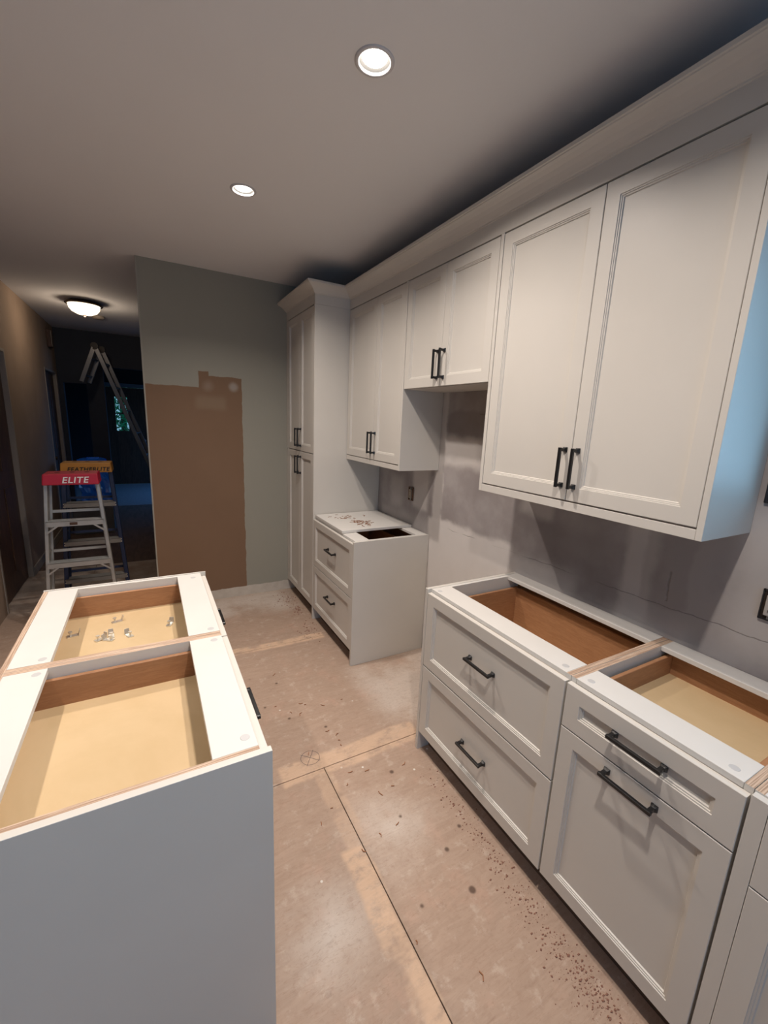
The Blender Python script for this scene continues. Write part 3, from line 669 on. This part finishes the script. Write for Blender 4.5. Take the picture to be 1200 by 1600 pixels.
# ------------------------------------------------------------------ ladders
def text_mesh(s, name, mat, size, M4, parent, spacing=1.0, shear=0, thick=.0006):
    cu = bpy.data.curves.new(name, 'FONT'); cu.body = s; cu.size = size; cu.align_x = 'CENTER'; cu.align_y = 'CENTER'; cu.extrude = thick; cu.offset = size*.018
    cu.space_character = spacing; cu.shear = shear
    tmp = bpy.data.objects.new('tmp', cu); C.objects.link(tmp)
    dg = bpy.context.evaluated_depsgraph_get(); me = bpy.data.meshes.new_from_object(tmp.evaluated_get(dg))
    bpy.data.objects.remove(tmp); me.name = name; me.materials.clear(); me.materials.append(mat); me.transform(M4)
    o = bpy.data.objects.new(name, me); C.objects.link(o); o.parent = parent; o.matrix_parent_inverse = Matrix.Translation(-parent.location); return o
def stepladder(name, label, cx, ytop, ztop, wt, wb, capm, railm, stepm, words, txt, cw, capz=.08, fy=.05, by=.0, steps=(.83, .51, .20), braces=True, rivets=False, tilt=0, rwid=.022):
    t = thing(name, label, 'stepladder', (cx, ytop, 0))
    z1 = ztop-capz
    def fp(s, z): k = 1-z/z1; return Vector((cx+s*(wt+(wb-wt)*k)/2, ytop-fy*k, z))
    def bp(s, z): k = 1-z/z1; return Vector((cx+s*(wt-.03+(wb-wt)*k)/2, ytop+.075+by*k-fy*k, z))
    for s in (-1, 1):
        b = MB(); b.bar(fp(s, .012), fp(s, z1+.03), rwid, .055, 0, (0, 1, .2)); r = b.build('front_rail', railm, t, bevel=.003)
        b = MB(); q = fp(s, .012); b.box(q.x-.018, q.x+.018, q.y-.035, q.y+.035, .0008, .03); b.build('rubber_foot', M['black'], r)
        b = MB(); b.bar(bp(s, .012), bp(s, z1+.03), .018, .03, 0, (0, 1, .2)); r = b.build('rear_rail', railm, t, bevel=.002)
        b = MB(); q = bp(s, .012); b.box(q.x-.015, q.x+.015, q.y-.02, q.y+.02, .0008, .03); b.build('rubber_foot', M['black'], r)
        b = MB(); b.bar(fp(s, z1*.55), bp(s, z1*.55), .004, .016); b.build('spreader', M['graytape'], t)
    for k, z in enumerate(steps):
        a, c = fp(-1, z), fp(1, z); b = MB(); y = a.y
        b.box(a.x, c.x, y-.045, y+.040, z-.003, z+.001); b.box(a.x, c.x, y-.045, y-.041, z-.038, z); b.box(a.x, c.x, y+.037, y+.040, z-.03, z)
        for q in range(5): b.box(a.x+.01, c.x-.01, y-.036+q*.016, y-.032+q*.016, z+.001, z+.0025)
        st = b.build('step', stepm, t)
        if k == 0 and braces:
            b = MB()
            b.box(cx-.035, cx+.012, y-.0462, y-.0452, z-.030, z-.010); b.build('step_label', M['label'], st)
        if braces and k < 3:
            b = MB()
            for s in (-1, 1): e = fp(s, z-.09); b.bar((e.x-s*.004, y-.042, z-.085), (e.x-s*.075, y-.042, z-.030), .004, .012)
            b.build('step_brace', stepm, t)
        if rivets:
            for s in (-1, 1):
                for dz in (-.01, -.032):
                    e = fp(s, z+dz); b = MB(); b.tube((e.x, e.y-.034, z+dz), (e.x, e.y-.024, z+dz), .006, n=10); b.build('rivet', M['steel'], st)
    for z in (.25, .6, .9):
        a, c = bp(-1, z), bp(1, z); b = MB(); b.bar(a, c, .012, .02); b.build('rear_brace', railm, t)
    b = MB(); h0, h1 = ztop-capz, ztop; ya, yb = ytop-.055, ytop+.14; x0, x1 = cx-cw/2, cx+cw/2; i = .012
    b.hexa([(x0, ya-.008, h0), (x1, ya-.008, h0), (x1, yb+.004, h0), (x0, yb+.004, h0), (x0+i*.6, ya, h1), (x1-i*.6, ya, h1), (x1-i*.6, yb, h1), (x0+i*.6, yb, h1)])
    cap = b.build('top_cap', capm, t, bevel=.007)
    for qx in (-.09, 0, .09):
        b = MB(); b.lathe((cx+qx, ytop+.05, h1), [(.0, .0008), (.016, .0008), (.018, .0002)], 16); b.build('tool_hole', M['gap'], cap)
    an = math.atan2(capz, .008)
    for s_, sz, ox, oz, mt in words:
        R = Matrix.Translation((cx+ox, ya-.0052-.0035+.004*(oz/capz*2)+.004-.003, (h0+h1)/2+oz)) @ Matrix.Rotation(math.radians(90)-math.atan2(.008, capz), 4, 'X')
        text_mesh(s_, 'lettering', M[mt], sz, R, t if False else cap, 1.1, .2)
    return t
stepladder('stepladder', 'aluminium stepladder with red top cap standing behind the island in front of the blue one', -.505, 3.80, 1.192, .312, .46, M['red'], M['alu'], M['alu'],
           [('ELITE', .062, .025, -.006, 'whitetext')], None, .34, steps=(.845, .535, .215))
stepladder('stepladder', 'dark blue fibreglass stepladder with orange-yellow top cap, just behind the red-topped one', -.465, 4.36, 1.212, .33, .47, M['yellow'], M['navy'], M['graytape'],
           [('FEATHERLITE', .046, .015, -.012, 'blacktext')], None, .365, steps=(.875, .545, .215), braces=False, rivets=True, rwid=.03)

# tall folding ladder leaning in the hall end
M['ladder'] = plain('dull_aluminium', (.10, .10, .105), .4, .3)
t = thing('folding_ladder', 'tall articulated aluminium ladder in an A shape at the dark end of the hall', 'ladder', (-.1, 7.1, 0))
apex = Vector((-.50, 7.1, 2.47))
DV = Vector((.026, .17, 0))
for nm, dst, ln in (('short', Vector((-.685, 7.1, 1.985)), 2), ('long', Vector((.335, 7.1, 0.0)), 8)):
    aa = apex + (dst-apex).normalized()*.03; ds = dst-(dst-apex).normalized()*.02
    for q in (-1, 1):
        b = MB(); b.bar(aa+DV*q, ds+DV*q, .028, .05, 0, (1, 0, .4)); s_ = b.build('side_rail', M['ladder'], t, bevel=.003)
    for k in range(ln):
        p = aa.lerp(ds, (k+.6)/ln); b = MB(); b.tube(p-DV, p+DV, .014, n=10); b.build('rung', M['ladder'], t)
for q in (-1, 1):
    b = MB(); b.tube(apex+DV*q*.9+Vector((0, 0, -.01)), apex+DV*q*1.1+Vector((0, 0, -.01)), .045, n=20); b.build('hinge', M['black'], t)

# ------------------------------------------------------------------ hall clutter
b = MB(); b.box(-.93, -.47, 6.75, 7.35, 0.0005, .36)
t = thing('storage_box', 'grey carton on the hall floor under the blue wrapped bundle', 'box', (-.7, 7.0, 0))
b.build('carton', M['greybox'], t, bevel=.004)
b = MB(); b.box(-.93, -.47, 7.02, 7.08, .361, .3625); b.build('tape_strip', M['trim'], t)
def bag():
    t = thing('blue_bundle', 'shiny blue plastic wrapped bundle standing behind the stepladders', 'bag', (-.65, 6.98, .363))
    bm = bmesh.new(); bmesh.ops.create_cube(bm, size=1)
    bmesh.ops.subdivide_edges(bm, edges=bm.edges[:], cuts=9, use_grid_fill=True)
    from mathutils import noise
    for v in bm.verts:
        x, y, z = v.co; k = 1-.25*max(0, z)
        q = Vector((x*.36*k*(1-.1*abs(z)), y*.30*k, (z+.5)*.63))
        nz = noise.noise_vector(q*11)*.022*(1 if z > -.49 else 0)
        v.co = Vector((-.655, 6.95, .364)) + q + Vector((nz.x, nz.y, nz.z if z > -.49 else 0)) + Vector((-.04*z, 0, 0))
    me = bpy.data.meshes.new('film'); bm.to_mesh(me); bm.free(); me.materials.append(M['bluebag'])
    for p in me.polygons: p.use_smooth = False
    o = bpy.data.objects.new('film', me); C.objects.link(o); o.parent = t; o.matrix_parent_inverse = Matrix.Translation(-t.location)
    b = MB(); b.box(-.74, -.60, 6.93, 6.99, .995, 1.02); b.build('knot', M['bluebag'], t, bevel=.008)
bag()
b = MB(); b.box(-.66, -.36, 4.80, 4.98, 0.0002, .012); tag(b.build('cardboard_scrap', M['card'], bevel=.002), 'flat yellow-brown cardboard scrap on the floor under the stepladders', 'scrap')

# ------------------------------------------------------------------ floor debris
def grit(name, n, label, clusters, smin=.0012, smax=.0062):
    b = MB()
    for i in range(n):
        a = random.choice(clusters); px = min(a[0]+random.gauss(0, a[2]), XI+.045); py = a[1]+random.gauss(0, a[3])
        s = smin+(smax-smin)*random.random()**3; q = random.uniform(0, 6.28); h = s*random.uniform(.3, .7)
        P = []
        for zz, k in ((.0002, 1), (h+.0002, .6)):
            for j in range(4):
                aa = q+j*math.pi/2+random.uniform(-.4, .4); rr = s*k*random.uniform(.6, 1.3); P.append((px+rr*math.cos(aa), py+rr*.7*math.sin(aa), zz))
        b.hexa(P)
    return tag(b.build(name, M['chip']), label, 'debris', kind='stuff')
grit('floor_grit', 900, 'reddish-brown grit along the floor in front of the near base cabinets', [(1.07, .42, .035, .10), (1.06, .62, .035, .12), (1.08, .85, .03, .14), (1.10, 1.15, .03, .16), (1.08, .5, .03, .07)])
grit('pantry_grit', 330, 'reddish-brown grit on the floor before the tall pantry and far drawers', [(1.04, 3.65, .05, .08), (1.06, 3.35, .04, .12), (1.05, 2.95, .045, .10)], .002, .009)
shavings('floor_chips', 26, 0, 0, 0, 0, 0, M['shaving'], 'scattered dark wood chips over the plywood floor of the aisle', .03, .003, clusters=[(.72, 2.1, .11, .2), (.72, 1.3, .12, .3)])

# ------------------------------------------------------------------ garden outside the far door
t = thing('garden_tree', 'green leafy tree seen through the small window of the far front door', 'tree', (-.5, 13.2, 0))
b = MB(); b.tube((-.5, 13.6, -.2), (-.55, 13.6, 2.6), .10, .05, 10); b.build('trunk', M['trunk'], t)
b = MB()
for i in range(3200):
    x = -.5+random.uniform(-.95, .95); y = 13.2+random.uniform(-.45, .45); z = 1.6+random.uniform(-1.1, 1.1); s = random.uniform(.03, .075)
    d1 = Vector((random.gauss(0,1), random.gauss(0,1), random.gauss(0,1))).normalized(); d2 = d1.orthogonal().normalized(); c = Vector((x, y, z)); k = len(b.v)
    b.v += [tuple(c-d1*s), tuple(c+d2*s*.5), tuple(c+d1*s), tuple(c-d2*s*.5)]; b.f.append((k, k+1, k+2, k+3)); b.m.append(0)
tag(b.build('foliage', M['leaf'], t), kind='stuff')
